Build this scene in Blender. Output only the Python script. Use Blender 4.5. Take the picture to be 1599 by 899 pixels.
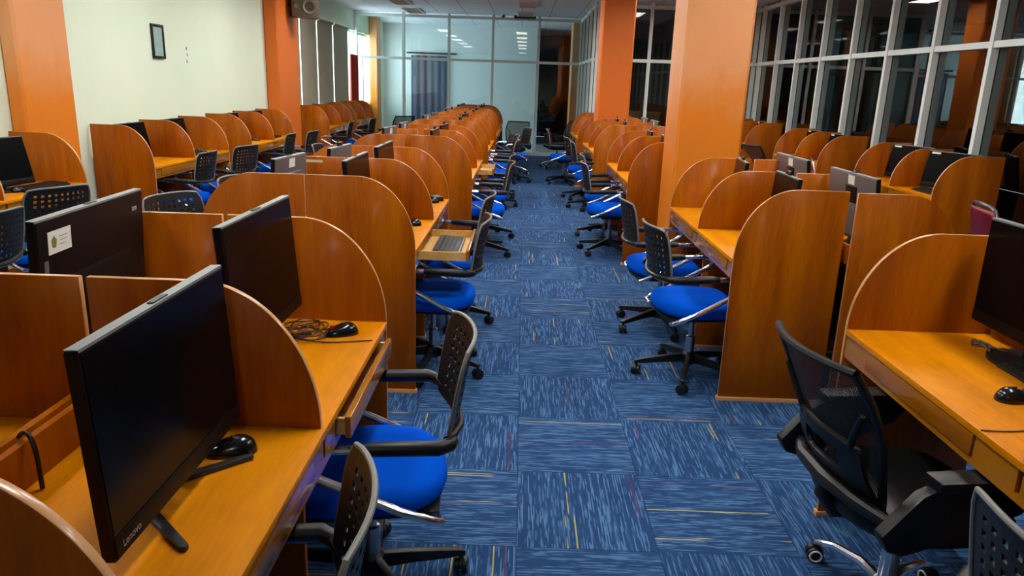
import bpy, bmesh, math, random
from mathutils import Vector, Matrix
random.seed(7)
for o in list(bpy.data.objects): bpy.data.objects.remove(o)
S = bpy.context.scene
COL = S.collection
PI = math.pi

# ------------------------------------------------------------------ camera
F_PX, PITCH, YAW, ROLL, CAM_H = 1159.93, 0.26837, -0.0059038, -0.0341990, 1.6
cy, sy, cp, sp = math.cos(YAW), math.sin(YAW), math.cos(PITCH), math.sin(PITCH)
fwd = Vector((sy*cp, cy*cp, -sp)); rgt = Vector((cy, -sy, 0)); dwn = fwd.cross(rgt)
cr, sr = math.cos(ROLL), math.sin(ROLL)
r2 = cr*rgt + sr*dwn; d2 = -sr*rgt + cr*dwn
cam_d = bpy.data.cameras.new('camera'); cam = bpy.data.objects.new('camera', cam_d); COL.objects.link(cam)
cam_d.sensor_width = 36; cam_d.lens = F_PX/1599*36; cam_d.clip_start = 0.02; cam_d.clip_end = 200
u2 = -d2
cam.matrix_world = Matrix(((r2.x, u2.x, -fwd.x, 0), (r2.y, u2.y, -fwd.y, 0), (r2.z, u2.z, -fwd.z, CAM_H), (0, 0, 0, 1)))
S.camera = cam

# ------------------------------------------------------------------ world, daylight, exposure
w = bpy.data.worlds.new('world'); S.world = w; w.use_nodes = True
bg = w.node_tree.nodes['Background']; bg.inputs[0].default_value = (0.85, 0.93, 1, 1); bg.inputs[1].default_value = 4.0
S.view_settings.view_transform = 'Standard'; S.view_settings.look = 'None'
S.view_settings.gamma = 1; S.view_settings.use_curve_mapping = False
S.view_settings.exposure = 0.22
LAMP = 33.0          # emission of the ceiling light diffusers
DAY = 400            # daylight through the windows of the left wall (watts)

def area(name, loc, rot, sx, sy_, power, col):
    l = bpy.data.lights.new(name, 'AREA'); l.shape = 'RECTANGLE'; l.size = sx; l.size_y = sy_; l.energy = power; l.color = col
    o = bpy.data.objects.new(name, l); COL.objects.link(o); o.location = loc; o.rotation_euler = rot; return o
area('window_daylight', (-4.6, 17.0, 2.0), (0, -PI/2, 0), 2.0, 9.0, DAY, (0.86, 0.94, 1))

# ------------------------------------------------------------------ materials
def lin(r, g, b):
    return tuple(((c/255)/12.92 if c/255 <= .04045 else ((c/255+.055)/1.055)**2.4) for c in (r, g, b)) + (1,)
def mat(name, col, rough=.5, metal=0, spec=.5, emis=None, es=0, coat=0):
    m = bpy.data.materials.new(name); m.use_nodes = True; b = m.node_tree.nodes['Principled BSDF']
    b.inputs['Base Color'].default_value = col; b.inputs['Roughness'].default_value = rough
    b.inputs['Metallic'].default_value = metal; b.inputs['Specular IOR Level'].default_value = spec
    b.inputs['Coat Weight'].default_value = coat; b.inputs['Coat Roughness'].default_value = .12
    if emis: b.inputs['Emission Color'].default_value = emis; b.inputs['Emission Strength'].default_value = es
    return m
class NT:
    def __init__(s, m): s.t = m.node_tree; s.n = s.t.nodes; s.b = s.n['Principled BSDF']
    def add(s, typ, **kw):
        n = s.n.new(typ)
        for k, v in kw.items(): setattr(n, k, v)
        return n
    def link(s, a, b): s.t.links.new(a, b)
    def val(s, sock, v):
        if hasattr(v, 'is_linked'): s.link(v, sock)
        else: sock.default_value = v
    def math(s, op, a, b=0.0, c=None):
        n = s.add('ShaderNodeMath', operation=op); s.val(n.inputs[0], a); s.val(n.inputs[1], b)
        if c is not None: s.val(n.inputs[2], c)
        return n.outputs[0]
    def mix(s, f, a, b):
        n = s.add('ShaderNodeMix', data_type='RGBA'); s.val(n.inputs[0], f); s.val(n.inputs[6], a); s.val(n.inputs[7], b); return n.outputs[2]
    def ramp(s, f, stops):
        n = s.add('ShaderNodeValToRGB'); s.link(f, n.inputs[0]); e = n.color_ramp.elements
        e[0].position, e[0].color = stops[0]; e[1].position, e[1].color = stops[-1]
        for p, c in stops[1:-1]: q = e.new(p); q.color = c
        return n.outputs[0]
    def noise(s, vec, scale, detail=4, rough=.6):
        n = s.add('ShaderNodeTexNoise'); s.link(vec, n.inputs['Vector']); n.inputs['Scale'].default_value = scale
        n.inputs['Detail'].default_value = detail; n.inputs['Roughness'].default_value = rough; return n.outputs[0]
    def coords(s, scale=(1, 1, 1), rnd=True):
        tc = s.add('ShaderNodeTexCoord'); mp = s.add('ShaderNodeMapping'); mp.inputs['Scale'].default_value = scale
        s.link(tc.outputs['Object'], mp.inputs[0])
        if rnd:
            oi = s.add('ShaderNodeObjectInfo'); m = s.math('MULTIPLY', oi.outputs['Random'], 37.0); s.link(m, mp.inputs['Location'])
        return mp.outputs[0]
def wood(name, scale, dark, mid, light, rough=.36, coat=.04):
    m = mat(name, mid, rough, spec=.12, coat=coat); t = NT(m)
    v = t.coords(scale)
    a = t.noise(v, 1.2, 4, .55); b = t.noise(v, 14, 3, .5)
    s = t.math('ADD', t.math('MULTIPLY', a, .75), t.math('MULTIPLY', b, .25))
    c = t.ramp(s, [(.34, dark), (.5, mid), (.66, light)])
    t.link(c, t.b.inputs['Base Color'])
    n2 = t.noise(t.coords((3, 3, 3)), 3, 2); t.link(t.math('MULTIPLY_ADD', n2, .25, rough-.12), t.b.inputs['Roughness'])
    return m
WD, WM, WL = (.24, .048, .0002, 1), (.345, .081, .0003, 1), (.43, .118, .0005, 1)
M = {}
M['wood'] = wood('varnished wood upright grain', (7, 7, .8), WD, WM, WL)
M['wood_top'] = wood('varnished wood desktop grain', (7, .8, 7), (.50, .155, .0004, 1), (.64, .215, .0005, 1), (.74, .27, .001, 1), .36, .0)
M['wood_gloss'] = wood('glossy desk front laminate', (7, .8, 7), (.27, .085, .004, 1), (.36, .125, .006, 1), (.43, .165, .010, 1), .2, .7)
M['wood_edge'] = mat('varnished wood edge', (.62, .31, .12, 1), .3, coat=.3)
M['wood_pale'] = wood('pale raw drawer wood', (7, .8, 7), (.50, .27, .07, 1), (.62, .38, .12, 1), (.72, .47, .17, 1), .5, .1)
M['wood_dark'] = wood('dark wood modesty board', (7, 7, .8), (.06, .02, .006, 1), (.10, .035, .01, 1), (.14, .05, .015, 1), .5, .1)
M['black'] = mat('black plastic', lin(17, 18, 19), .42, spec=.4)
M['black_gloss'] = mat('glossy black plastic', lin(18, 18, 20), .2)
M['screen'] = mat('switched-off screen', lin(7, 8, 9), .2, spec=.1)
M['bezel'] = mat('dark bezel', lin(15, 14, 14), .4, spec=.15)
M['aio_back'] = mat('dark grey back cover', lin(92, 88, 88), .38)
M['aio_back_black'] = mat('black back cover', lin(13, 13, 14), .4, spec=.2)
M['frame_top'] = mat('grey casing edge', lin(128, 134, 130), .4)
M['gunmetal'] = mat('gunmetal foot', lin(52, 56, 60), .3, metal=.5)
M['blue'] = mat('royal blue seat fabric', (0.0, .085, .62, 1), .85, spec=.03)
t = NT(M['blue']); n = t.noise(t.coords((1, 1, 1)), 260, 2); bp = t.add('ShaderNodeBump'); bp.inputs['Strength'].default_value = .15; bp.inputs['Distance'].default_value = .001
t.link(n, bp.inputs['Height']); t.link(bp.outputs[0], t.b.inputs['Normal'])
M['chair_black'] = mat('perforated black plastic', lin(24, 25, 25), .45, spec=.4)
M['rim_grey'] = mat('grey backrest rim', lin(120, 120, 112), .4)
M['chrome'] = mat('chrome', (.9, .9, .92, 1), .2, metal=1)
M['steel'] = mat('steel column', (.5, .5, .52, 1), .3, metal=1)
M['white'] = mat('white plastic', lin(225, 225, 220), .5)
M['paper'] = mat('white sticker', lin(226, 230, 222), .6)
M['emblem'] = mat('green emblem print', lin(110, 130, 60), .6)
M['ink'] = mat('grey print', lin(120, 125, 118), .6)
M['red_vinyl'] = mat('dark red vinyl', lin(120, 10, 28), .35)
M['cable'] = mat('brown cable', lin(62, 36, 26), .5)
M['cable_grey'] = mat('grey cable', lin(95, 85, 80), .5)
M['red'] = mat('red accent', lin(190, 30, 20), .4)
M['alu'] = mat('aluminium mullion', lin(222, 232, 228), .4)
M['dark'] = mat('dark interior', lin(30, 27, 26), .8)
M['speaker'] = mat('taupe speaker housing', lin(84, 74, 56), .55)
M['speaker_cone'] = mat('speaker cone', lin(112, 102, 82), .5)
M['diff_on'] = mat('lit diffuser', (1, 1, 1, 1), .5, emis=(1, .98, .95, 1), es=LAMP)
M['diff_off'] = mat('unlit louvre', lin(150, 105, 60), .35, metal=.5)  # tan base paints in the orange reflection seen in the mirrored louvres
M['cream_strip'] = mat('cream tape', lin(225, 205, 160), .5)
M['soft_white'] = mat('far room plaster', lin(215, 224, 224), .85)
M['curtain_blue'] = mat('slate blue curtain', lin(70, 84, 104), .9)
M['curtain_red'] = mat('rust red curtain', lin(178, 52, 28), .85)

m = mat('cream wall paint', lin(226, 228, 200), .85, spec=.2); t = NT(m)
n = t.noise(t.coords((1, 1, 1), False), 1.3, 3); t.link(t.mix(n, lin(226, 240, 212), lin(234, 248, 224)), t.b.inputs['Base Color']); M['wall'] = m
m = mat('orange pillar paint', lin(232, 140, 70), .42, spec=.4); t = NT(m)
n = t.noise(t.coords((1, 1, .6), False), 1.8, 5, .65)
tcz = t.add('ShaderNodeTexCoord'); sep = t.add('ShaderNodeSeparateXYZ'); t.link(tcz.outputs['Object'], sep.inputs[0])
# deeper orange below about head height, paler salmon above
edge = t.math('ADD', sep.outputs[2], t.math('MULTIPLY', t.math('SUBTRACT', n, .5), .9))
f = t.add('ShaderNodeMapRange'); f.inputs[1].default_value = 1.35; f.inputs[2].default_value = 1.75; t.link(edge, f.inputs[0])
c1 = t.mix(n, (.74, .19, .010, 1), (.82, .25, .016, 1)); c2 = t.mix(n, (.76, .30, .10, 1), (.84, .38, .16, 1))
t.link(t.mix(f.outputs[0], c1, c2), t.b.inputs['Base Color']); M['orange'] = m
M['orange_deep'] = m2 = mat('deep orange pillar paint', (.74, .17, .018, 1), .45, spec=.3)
m = mat('white ceiling panel', lin(225, 225, 232), .8); t = NT(m)
tc = t.add('ShaderNodeTexCoord'); sep = t.add('ShaderNodeSeparateXYZ'); t.link(tc.outputs['Object'], sep.inputs[0])
def lines(t, s, per, wd):
    fr = t.math('FRACT', t.math('DIVIDE', s, per)); return t.math('LESS_THAN', fr, wd/per)
ln = t.math('MAXIMUM', lines(t, t.math('ADD', sep.outputs[0], 20.22), .61, .012), lines(t, t.math('ADD', sep.outputs[1], 20.3), 1.22, .010))
t.link(t.mix(ln, lin(225, 225, 232), lin(130, 116, 120)), t.b.inputs['Base Color']); M['ceiling'] = m
m = mat('roller blind fabric', lin(196, 190, 165), .9); t = NT(m)
tr = t.add('ShaderNodeBsdfTranslucent'); tr.inputs[0].default_value = lin(120, 112, 96); mx = t.add('ShaderNodeMixShader'); mx.inputs[0].default_value = .12
out = t.n['Material Output']; t.link(t.b.outputs[0], mx.inputs[1]); t.link(tr.outputs[0], mx.inputs[2]); t.link(mx.outputs[0], out.inputs[0]); M['blind'] = m

def glass(name, tint, ior=1.5, refl=1.0):
    m = bpy.data.materials.new(name); m.use_nodes = True; nt = m.node_tree; nt.nodes.clear()
    o = nt.nodes.new('ShaderNodeOutputMaterial'); mx = nt.nodes.new('ShaderNodeMixShader')
    tr = nt.nodes.new('ShaderNodeBsdfTransparent'); tr.inputs[0].default_value = tint
    gl = nt.nodes.new('ShaderNodeBsdfGlossy'); gl.inputs[0].default_value = (refl, refl, refl, 1); gl.inputs[1].default_value = .01
    fr = nt.nodes.new('ShaderNodeFresnel'); fr.inputs[0].default_value = ior
    ge = nt.nodes.new('ShaderNodeNewGeometry'); iv = nt.nodes.new('ShaderNodeMath'); iv.operation = 'SUBTRACT'; iv.inputs[0].default_value = 1
    mu = nt.nodes.new('ShaderNodeMath'); mu.operation = 'MULTIPLY'
    nt.links.new(ge.outputs['Backfacing'], iv.inputs[1]); nt.links.new(iv.outputs[0], mu.inputs[0]); nt.links.new(fr.outputs[0], mu.inputs[1])
    nt.links.new(mu.outputs[0], mx.inputs[0]); nt.links.new(tr.outputs[0], mx.inputs[1]); nt.links.new(gl.outputs[0], mx.inputs[2]); nt.links.new(mx.outputs[0], o.inputs[0])
    return m
M['glass'] = glass('window glass', (.86, .93, .93, 1), 1.85)
M['glass_dark'] = glass('tinted glass', (.55, .62, .62, 1), 1.75)
m = bpy.data.materials.new('chair mesh fabric'); m.use_nodes = True; t = NT(m)
t.b.inputs['Base Color'].default_value = lin(30, 30, 31); t.b.inputs['Roughness'].default_value = .7
v = t.add('ShaderNodeTexCoord'); sep = t.add('ShaderNodeSeparateXYZ'); t.link(v.outputs['Object'], sep.inputs[0])
h1 = lines(t, t.math('ADD', sep.outputs[1], 5), .006, .0031); h2 = lines(t, t.math('ADD', sep.outputs[2], 5), .006, .0031)
tr = t.add('ShaderNodeBsdfTransparent'); mx = t.add('ShaderNodeMixShader'); t.link(t.math('MAXIMUM', h1, h2), mx.inputs[0])
t.link(tr.outputs[0], mx.inputs[1]); t.link(t.b.outputs[0], mx.inputs[2]); t.link(mx.outputs[0], t.n['Material Output'].inputs[0]); M['mesh'] = m

# carpet: tiles laid quarter-turned, with pale dashes and a few yellow and red ones
m = mat('blue carpet tiles', lin(35, 60, 100), .95, spec=.15); t = NT(m)
tc = t.add('ShaderNodeTexCoord'); sep = t.add('ShaderNodeSeparateXYZ'); t.link(tc.outputs['Object'], sep.inputs[0])
SX, SY = .51, .542
tx = t.math('DIVIDE', t.math('SUBTRACT', sep.outputs[0], .033-20*SX), SX); ty = t.math('DIVIDE', t.math('SUBTRACT', sep.outputs[1], 2.323-20*SY), SY)
ix, iy = t.math('FLOOR', tx), t.math('FLOOR', ty); fx, fy = t.math('FRACT', tx), t.math('FRACT', ty)
par = t.math('MODULO', t.math('ADD', ix, iy), 2.0)
def sel(a, b): return t.math('ADD', t.math('MULTIPLY', t.math('SUBTRACT', 1.0, par), a), t.math('MULTIPLY', par, b))
across, along = sel(fx, fy), sel(fy, fx)          # even tiles: dashes run along Y
tid = t.math('ADD', t.math('MULTIPLY', ix, 13.37), t.math('MULTIPLY', iy, 7.11))
def dash_layer(rows, freq, seed, thr, soft=.04):
    row = t.math('FLOOR', t.math('MULTIPLY', across, float(rows)))
    cv = t.add('ShaderNodeCombineXYZ'); t.link(row, cv.inputs[0]); t.link(tid, cv.inputs[1]); cv.inputs[2].default_value = seed
    wn = t.add('ShaderNodeTexWhiteNoise', noise_dimensions='3D'); t.link(cv.outputs[0], wn.inputs[0])
    cv2 = t.add('ShaderNodeCombineXYZ'); t.link(t.math('ADD', t.math('MULTIPLY', along, freq), t.math('MULTIPLY', wn.outputs[0], 91.0)), cv2.inputs[0])
    t.link(t.math('MULTIPLY', row, 3.7), cv2.inputs[1]); t.link(tid, cv2.inputs[2])
    ns = t.add('ShaderNodeTexNoise'); t.link(cv2.outputs[0], ns.inputs['Vector']); ns.inputs['Scale'].default_value = 1; ns.inputs['Detail'].default_value = 2
    mr = t.add('ShaderNodeMapRange'); t.link(ns.outputs[0], mr.inputs[0]); mr.inputs[1].default_value = thr; mr.inputs[2].default_value = thr+soft
    return mr.outputs[0], wn
d1, _ = dash_layer(104, 3.8, 1.0, .525, .09); dA, _ = dash_layer(52, 1.8, 2.0, .56); 
d2_, wy = dash_layer(100, 1.6, 3.0, .50)
d3_, wr = dash_layer(100, 1.3, 5.0, .48)
patch = t.noise(t.coords((1, 1, 1), False), 2.4, 3)
base = t.mix(patch, (.010, .038, .115, 1), (.020, .068, .175, 1))
c = t.mix(t.math('MULTIPLY', dA, .45), base, (.040, .120, .27, 1))
c = t.mix(t.math('MULTIPLY', d1, .62), c, (.11, .235, .43, 1))
ysel = t.math('MULTIPLY', t.math('GREATER_THAN', wy.outputs[0], .982), d2_); rsel = t.math('MULTIPLY', t.math('GREATER_THAN', wr.outputs[0], .987), d3_)
c = t.mix(ysel, c, (.45, .36, .08, 1)); c = t.mix(t.math('MULTIPLY', rsel, .8), c, (.16, .025, .05, 1))
seam = t.math('MAXIMUM', t.math('LESS_THAN', fx, .006), t.math('LESS_THAN', fy, .006))
c = t.mix(t.math('MULTIPLY', seam, .7), c, (.008, .02, .05, 1)); t.link(c, t.b.inputs['Base Color'])
rib = t.math('SINE', t.math('MULTIPLY', across, 2*PI*104)); bp = t.add('ShaderNodeBump'); bp.inputs['Strength'].default_value = .35; bp.inputs['Distance'].default_value = .002
t.link(rib, bp.inputs['Height']); t.link(bp.outputs[0], t.b.inputs['Normal']); M['carpet'] = m
M['tile_floor'] = mat('pale floor tile', lin(190, 196, 200), .25)
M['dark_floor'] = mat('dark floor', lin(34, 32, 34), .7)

# ------------------------------------------------------------------ mesh building
class MB:
    def __init__(s): s.v = []; s.f = []; s.m = []
    def add(s, vs, fs, mi=0):
        o = len(s.v); s.v += [tuple(q) for q in vs]; s.f += [tuple(i+o for i in f) for f in fs]; s.m += [mi]*len(fs) if isinstance(mi, int) else mi; return s
    def box(s, x0, y0, z0, x1, y1, z1, mi=0, M4=None):
        vs = [Vector((x, y, z)) for x in (x0, x1) for y in (y0, y1) for z in (z0, z1)]
        if M4: vs = [M4 @ q for q in vs]
        return s.add(vs, [(0, 1, 3, 2), (4, 6, 7, 5), (0, 4, 5, 1), (2, 3, 7, 6), (0, 2, 6, 4), (1, 5, 7, 3)], mi)
    def prism(s, poly, axis, a, b, mi=0, mi_edge=None, M4=None):
        # poly of 2-D points in the plane across axis, extruded from a to b
        def P(q, h): return Vector({'x': (h, q[0], q[1]), 'y': (q[0], h, q[1]), 'z': (q[0], q[1], h)}[axis])
        n = len(poly); vs = [P(q, a) for q in poly]+[P(q, b) for q in poly]
        if M4: vs = [M4 @ q for q in vs]
        fs = [tuple(range(n))[::-1], tuple(range(n, 2*n))]+[(i, (i+1) % n, n+(i+1) % n, n+i) for i in range(n)]
        me = mi if mi_edge is None else mi_edge
        return s.add(vs, fs, [mi, mi]+[me]*n)
    def tube(s, pts, r, seg=10, mi=0, cap=True):
        pts = [Vector(p) for p in pts]; rr = r if isinstance(r, (list, tuple)) else [r]*len(pts)
        rings = []; up = None
        for i, p in enumerate(pts):
            d = (pts[min(i+1, len(pts)-1)]-pts[max(i-1, 0)]).normalized()
            if up is None: up = Vector((0, 0, 1)) if abs(d.z) < .9 else Vector((1, 0, 0))
            sd = d.cross(up).normalized(); up = sd.cross(d).normalized()
            rings.append([p+rr[i]*(math.cos(2*PI*k/seg)*sd+math.sin(2*PI*k/seg)*up) for k in range(seg)])
        vs = [q for rg in rings for q in rg]; fs = []
        for i in range(len(pts)-1):
            for k in range(seg):
                a, b = i*seg+k, i*seg+(k+1) % seg; fs.append((a, b, b+seg, a+seg))
        if cap: fs += [tuple(range(seg))[::-1], tuple(range((len(pts)-1)*seg, len(pts)*seg))]
        return s.add(vs, fs, mi)
    def cyl(s, c, axis, r, h, seg=20, mi=0, r2=None):
        c = Vector(c); d = Vector({'x': (1, 0, 0), 'y': (0, 1, 0), 'z': (0, 0, 1)}[axis]) if isinstance(axis, str) else Vector(axis).normalized()
        return s.tube([c-d*h/2, c+d*h/2], [r, r if r2 is None else r2], seg, mi)
    def lathe(s, prof, seg=24, mi=0, M4=None):
        vs = [Vector((r*math.cos(2*PI*k/seg), r*math.sin(2*PI*k/seg), z)) for r, z in prof for k in range(seg)]
        if M4: vs = [M4 @ q for q in vs]
        fs = [(i*seg+k, i*seg+(k+1) % seg, (i+1)*seg+(k+1) % seg, (i+1)*seg+k) for i in range(len(prof)-1) for k in range(seg)]
        return s.add(vs, fs+[tuple(range(seg))[::-1], tuple(range((len(prof)-1)*seg, len(prof)*seg))], mi)
    def mesh(s, name, mats, bevel=0, seg=2, ang=35):
        me = bpy.data.meshes.new(name); me.from_pydata(s.v, [], s.f); me.validate()
        for m_ in (mats if isinstance(mats, (list, tuple)) else [mats]): me.materials.append(M[m_])
        if len(me.polygons) == len(s.m): me.polygons.foreach_set('material_index', s.m)
        b = bmesh.new(); b.from_mesh(me); bmesh.ops.recalc_face_normals(b, faces=b.faces)
        if bevel:
            es = [e for e in b.edges if len(e.link_faces) == 2 and e.calc_face_angle(0) > math.radians(ang)]
            bmesh.ops.bevel(b, geom=es, offset=bevel, segments=seg, profile=.6, affect='EDGES', clamp_overlap=True)
        for f_ in b.faces: f_.smooth = True
        for e in b.edges:
            if len(e.link_faces) != 2 or e.calc_face_angle(0) > math.radians(ang if not bevel else 50): e.smooth = False
        b.to_mesh(me); b.free(); return me
def link(name, me, parent=None, loc=(0, 0, 0), rot=(0, 0, 0)):
    o = bpy.data.objects.new(name, me); COL.objects.link(o); o.location = loc; o.rotation_euler = rot
    if parent: o.parent = parent
    return o
def tag(o, label, cat, group=None, kind=None):
    if label: o['label'] = label
    if cat: o['category'] = cat
    if group: o['group'] = group
    if kind: o['kind'] = kind
    return o
def struct(name, mb, mats, **k):
    o = link(name, mb.mesh(name, mats, **k)); o['kind'] = 'structure'; return o
# a kit is a list of (part name, mesh, loc, rot, [sub-parts], label)
def place(name, kit, loc, rz, label, cat, group=None, skip=(), rx=0):
    r = link(name, None, None, loc, (rx, 0, rz)); tag(r, label, cat, group)
    def rec(ks, par):
        for k in ks:
            if k[0] in skip: continue
            o = link(k[0], k[1], par, k[2], k[3])
            if len(k) > 5 and k[5]: o['label'] = k[5]
            rec(k[4] if len(k) > 4 else [], o)
    rec(kit, r); return r
def single(name, me, loc, rz, label, cat, group=None, rot=None):
    return tag(link(name, me, None, loc, rot or (0, 0, rz)), label, cat, group)
Z0 = (0, 0, 0)
ORD = ['nearest', 'second', 'third', 'fourth', 'fifth', 'sixth', 'seventh', 'eighth', 'ninth', 'tenth', 'eleventh', 'twelfth']

# ================================================================== the room
XL, XR, YB, YF, ZC = -3.82, 4.17, -7.0, 17.5, 3.05
XJ, YJ = 1.27, 14.05       # glass corner that juts into the room at the far right
struct('floor', MB().box(XL-.2, YB, -.1, XR, YF, 0), 'carpet')
struct('floor', MB().box(XL-.2, YF, -.1, 9.0, 24.2, -.002), 'tile_floor')
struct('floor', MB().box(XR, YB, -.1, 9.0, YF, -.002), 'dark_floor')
struct('ceiling', MB().box(XL-.2, YB, ZC, XR+.1, 24.2, ZC+.1), 'ceiling')
struct('wall_back', MB().box(XL-.2, YB-.15, 0, 9.0, YB, ZC), 'wall')
WY0, WY1, WZ0, WZ1 = 12.62, 20.6, 1.0, 2.62
wl = MB().box(XL-.2, YB, 0, XL, WY0, ZC).box(XL-.2, WY0, 0, XL, WY1, WZ0).box(XL-.2, WY0, WZ1, XL, WY1, ZC).box(XL-.2, WY1, 0, XL, 24.2, ZC)
struct('wall_left', wl, 'wall')
for i, yy in enumerate((WY0, 14.62, 16.62, 18.62)):
    f_ = MB()
    a, b = yy, min(yy+2.0, WY1)
    for q in ((a, WZ0, a+.05, WZ1), (b-.05, WZ0, b, WZ1), (a, WZ0, b, WZ0+.05), (a, WZ1-.05, b, WZ1)): f_.box(XL-.12, q[0], q[1], XL-.06, q[2], q[3])
    o = struct('window_%d' % (i+1), f_, 'alu'); link('pane', MB().box(XL-.095, a+.05, WZ0+.05, XL-.085, b-.05, WZ1-.05).mesh('pane', 'glass'), o)
# pillars
def pillar(name, x0, y0, x1, y1, ch=.02, z1=ZC, m_='orange'):
    p_ = MB().prism([(x0+ch, y0), (x1-ch, y0), (x1, y0+ch), (x1, y1-ch), (x1-ch, y1), (x0+ch, y1), (x0, y1-ch), (x0, y0+ch)], 'z', 0, z1)
    return struct(name, p_, m_)
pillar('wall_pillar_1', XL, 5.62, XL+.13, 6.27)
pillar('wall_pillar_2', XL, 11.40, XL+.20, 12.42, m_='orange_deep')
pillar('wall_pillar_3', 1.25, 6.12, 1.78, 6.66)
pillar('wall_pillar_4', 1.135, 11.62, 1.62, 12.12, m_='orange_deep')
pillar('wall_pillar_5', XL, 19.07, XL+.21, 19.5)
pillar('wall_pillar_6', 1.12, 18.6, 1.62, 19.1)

# glass walls
MW = .055
def glass_wall(name, pts_mull, fixed, axis, z_tr, lo, hi, mw=MW, dep=.10, gm='glass', ztop=2.98):
    """aluminium frame with panes; axis 'x' runs along X at Y=fixed, axis 'y' runs along Y at X=fixed"""
    fr = MB()
    def bx(mb, a0, z0, a1, z1, d0, d1):
        if axis == 'x': mb.box(a0, fixed+d0, z0, a1, fixed+d1, z1)
        else: mb.box(fixed+d0, a0, z0, fixed+d1, a1, z1)
    for q in pts_mull:
        bx(fr, q-mw/2, 0, q+mw/2, ZC, -dep/2, -.009); bx(fr, q-mw/2, 0, q+mw/2, ZC, .009, dep/2); n0 = len(fr.m); bx(fr, q-mw/2+.008, 0, q+mw/2-.008, ZC, -.009, .009); fr.m[n0:] = [1]*(len(fr.m)-n0)
    for z in ((0, .08), (z_tr-.028, z_tr+.028), (ztop-.03, ztop+.03)): bx(fr, lo, z[0], hi, z[1], -dep/2+.01, dep/2-.01)
    o = struct(name, fr, ['alu', 'dark'])
    ms = sorted(pts_mull)
    for a, b in zip(ms[:-1], ms[1:]):
        for z0, z1 in ((.08, z_tr-.028), (z_tr+.028, ztop-.03)):
            g = MB(); bx(g, a+mw/2, z0, b-mw/2, z1, -.004, .004); link('pane', g.mesh('pane', gm), o)
    return o
ZT = 2.07
glass_wall('wall_far', [XL+.03, -2.72, -1.70, -.715, .31, XJ], YF, 'x', ZT, XL, XJ)
glass_wall('wall_right', [YJ-.02]+[13.68-.965*i if i < 1 else v for i, v in enumerate([13.4, 12.772, 11.826, 10.845, 9.86, 8.89, 7.906, 6.93, 5.95, 4.97, 3.99, 3.01, 2.03, 1.05, .07, -.91, -1.89, -2.87, -3.85, -4.83, -5.81, -6.9])], XR, 'y', ZT, YB, YJ, mw=.055, dep=.15, gm='glass_dark')
glass_wall('wall_corner', [XJ+.03, 2.24, 3.2, XR-.05], YJ, 'x', ZT, XJ, XR, gm='glass_dark')
glass_wall('wall_return', [YJ+.03, 14.9, 15.75, 16.6, YF-.05], XJ, 'y', ZT, YJ, YF, gm='glass')
# half-open glass door leaf in the return wall
d = MB()
for q in ((0, .0, .05, 2.03), (.80, 0, .85, 2.03), (0, 0, .85, .09), (0, 1.95, .85, 2.03)): d.box(q[0], -.02, q[1], q[2], .02, q[3])
do = link('door_1', d.mesh('door_1', 'alu'), None, (XJ+.02, 15.8, 0.01), (0, 0, math.radians(12))); do['kind'] = 'structure'
link('pane', MB().box(.05, -.004, .09, .80, .004, 1.95).mesh('pane', 'glass'), do)
hd = MB().tube([(.76, -.03, .9), (.76, -.06, .92), (.76, -.06, 1.25), (.76, -.03, 1.27)], .011)
link('door_handle', hd.mesh('door_handle', 'chrome'), do)
# dark room beyond the right glass, pale room beyond the far glass
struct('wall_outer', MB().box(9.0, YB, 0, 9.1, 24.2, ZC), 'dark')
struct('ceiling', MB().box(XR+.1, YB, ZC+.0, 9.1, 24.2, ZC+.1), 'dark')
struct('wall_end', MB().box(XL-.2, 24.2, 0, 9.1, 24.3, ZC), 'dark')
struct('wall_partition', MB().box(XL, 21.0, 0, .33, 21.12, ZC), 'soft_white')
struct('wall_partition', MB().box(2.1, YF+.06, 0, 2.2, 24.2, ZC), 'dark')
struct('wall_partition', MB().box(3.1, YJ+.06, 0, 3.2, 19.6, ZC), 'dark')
struct('wall_partition', MB().box(XL, 17.53, -.0, XL+.02, 17.55, ZC), 'alu')

# daylight curtain, blinds, in the left window
def curtain(name, x, y0, y1, z0, z1, amp, n, m_, label, grp=None, axis='y'):
    mb = MB(); N = n*8; vs = []
    for i in range(N+1):
        u = i/N; c = (y0+(y1-y0)*u); off = amp*math.sin(2*PI*n*u)+amp*.4*math.sin(5.3*n*u+1)
        for z, kk in ((z0, 1.25), (z1, .7)): vs.append((x+off*kk, c, z) if axis == 'y' else (c, x+off*kk, z))
    mb.add(vs, [(2*i, 2*i+2, 2*i+3, 2*i+1) for i in range(N)])
    me = mb.mesh(name, m_); 
    o = single(name, me, Z0, 0, label, 'curtain', grp)
    md = o.modifiers.new('solid', 'SOLIDIFY'); md.thickness = .004
    return o
for i, (a, b, dz) in enumerate(((12.66, 13.05, 0), (13.11, 14.13, .0), (14.19, 15.30, .02), (15.37, 16.62, .04))):
    mb = MB().box(XL+.035, a, 1.02+dz, XL+.038, b, 2.60); 
    fabric = mb.mesh('blind_fabric', 'blind'); roll = MB().cyl((XL+.05, (a+b)/2, 2.61), 'y', .025, b-a, 14).mesh('roller', 'blind')
    bar = MB().box(XL+.03, a, .995+dz, XL+.045, b, 1.02+dz).mesh('bottom_bar', 'blind', bevel=.003)
    place('roller_blind', [('blind_fabric', fabric, Z0, Z0), ('roller', roll, Z0, Z0), ('bottom_bar', bar, Z0, Z0)], Z0, 0,
          'grey-beige roller blind drawn down over left window, %s from the camera' % ORD[i], 'window blind', 'roller blinds on the left window')
curtain('red_curtain', XL+.07, 16.68, 17.42, .5, 2.1, .03, 6, 'curtain_red', 'rust red curtain hanging below the bright uncovered window')
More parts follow.
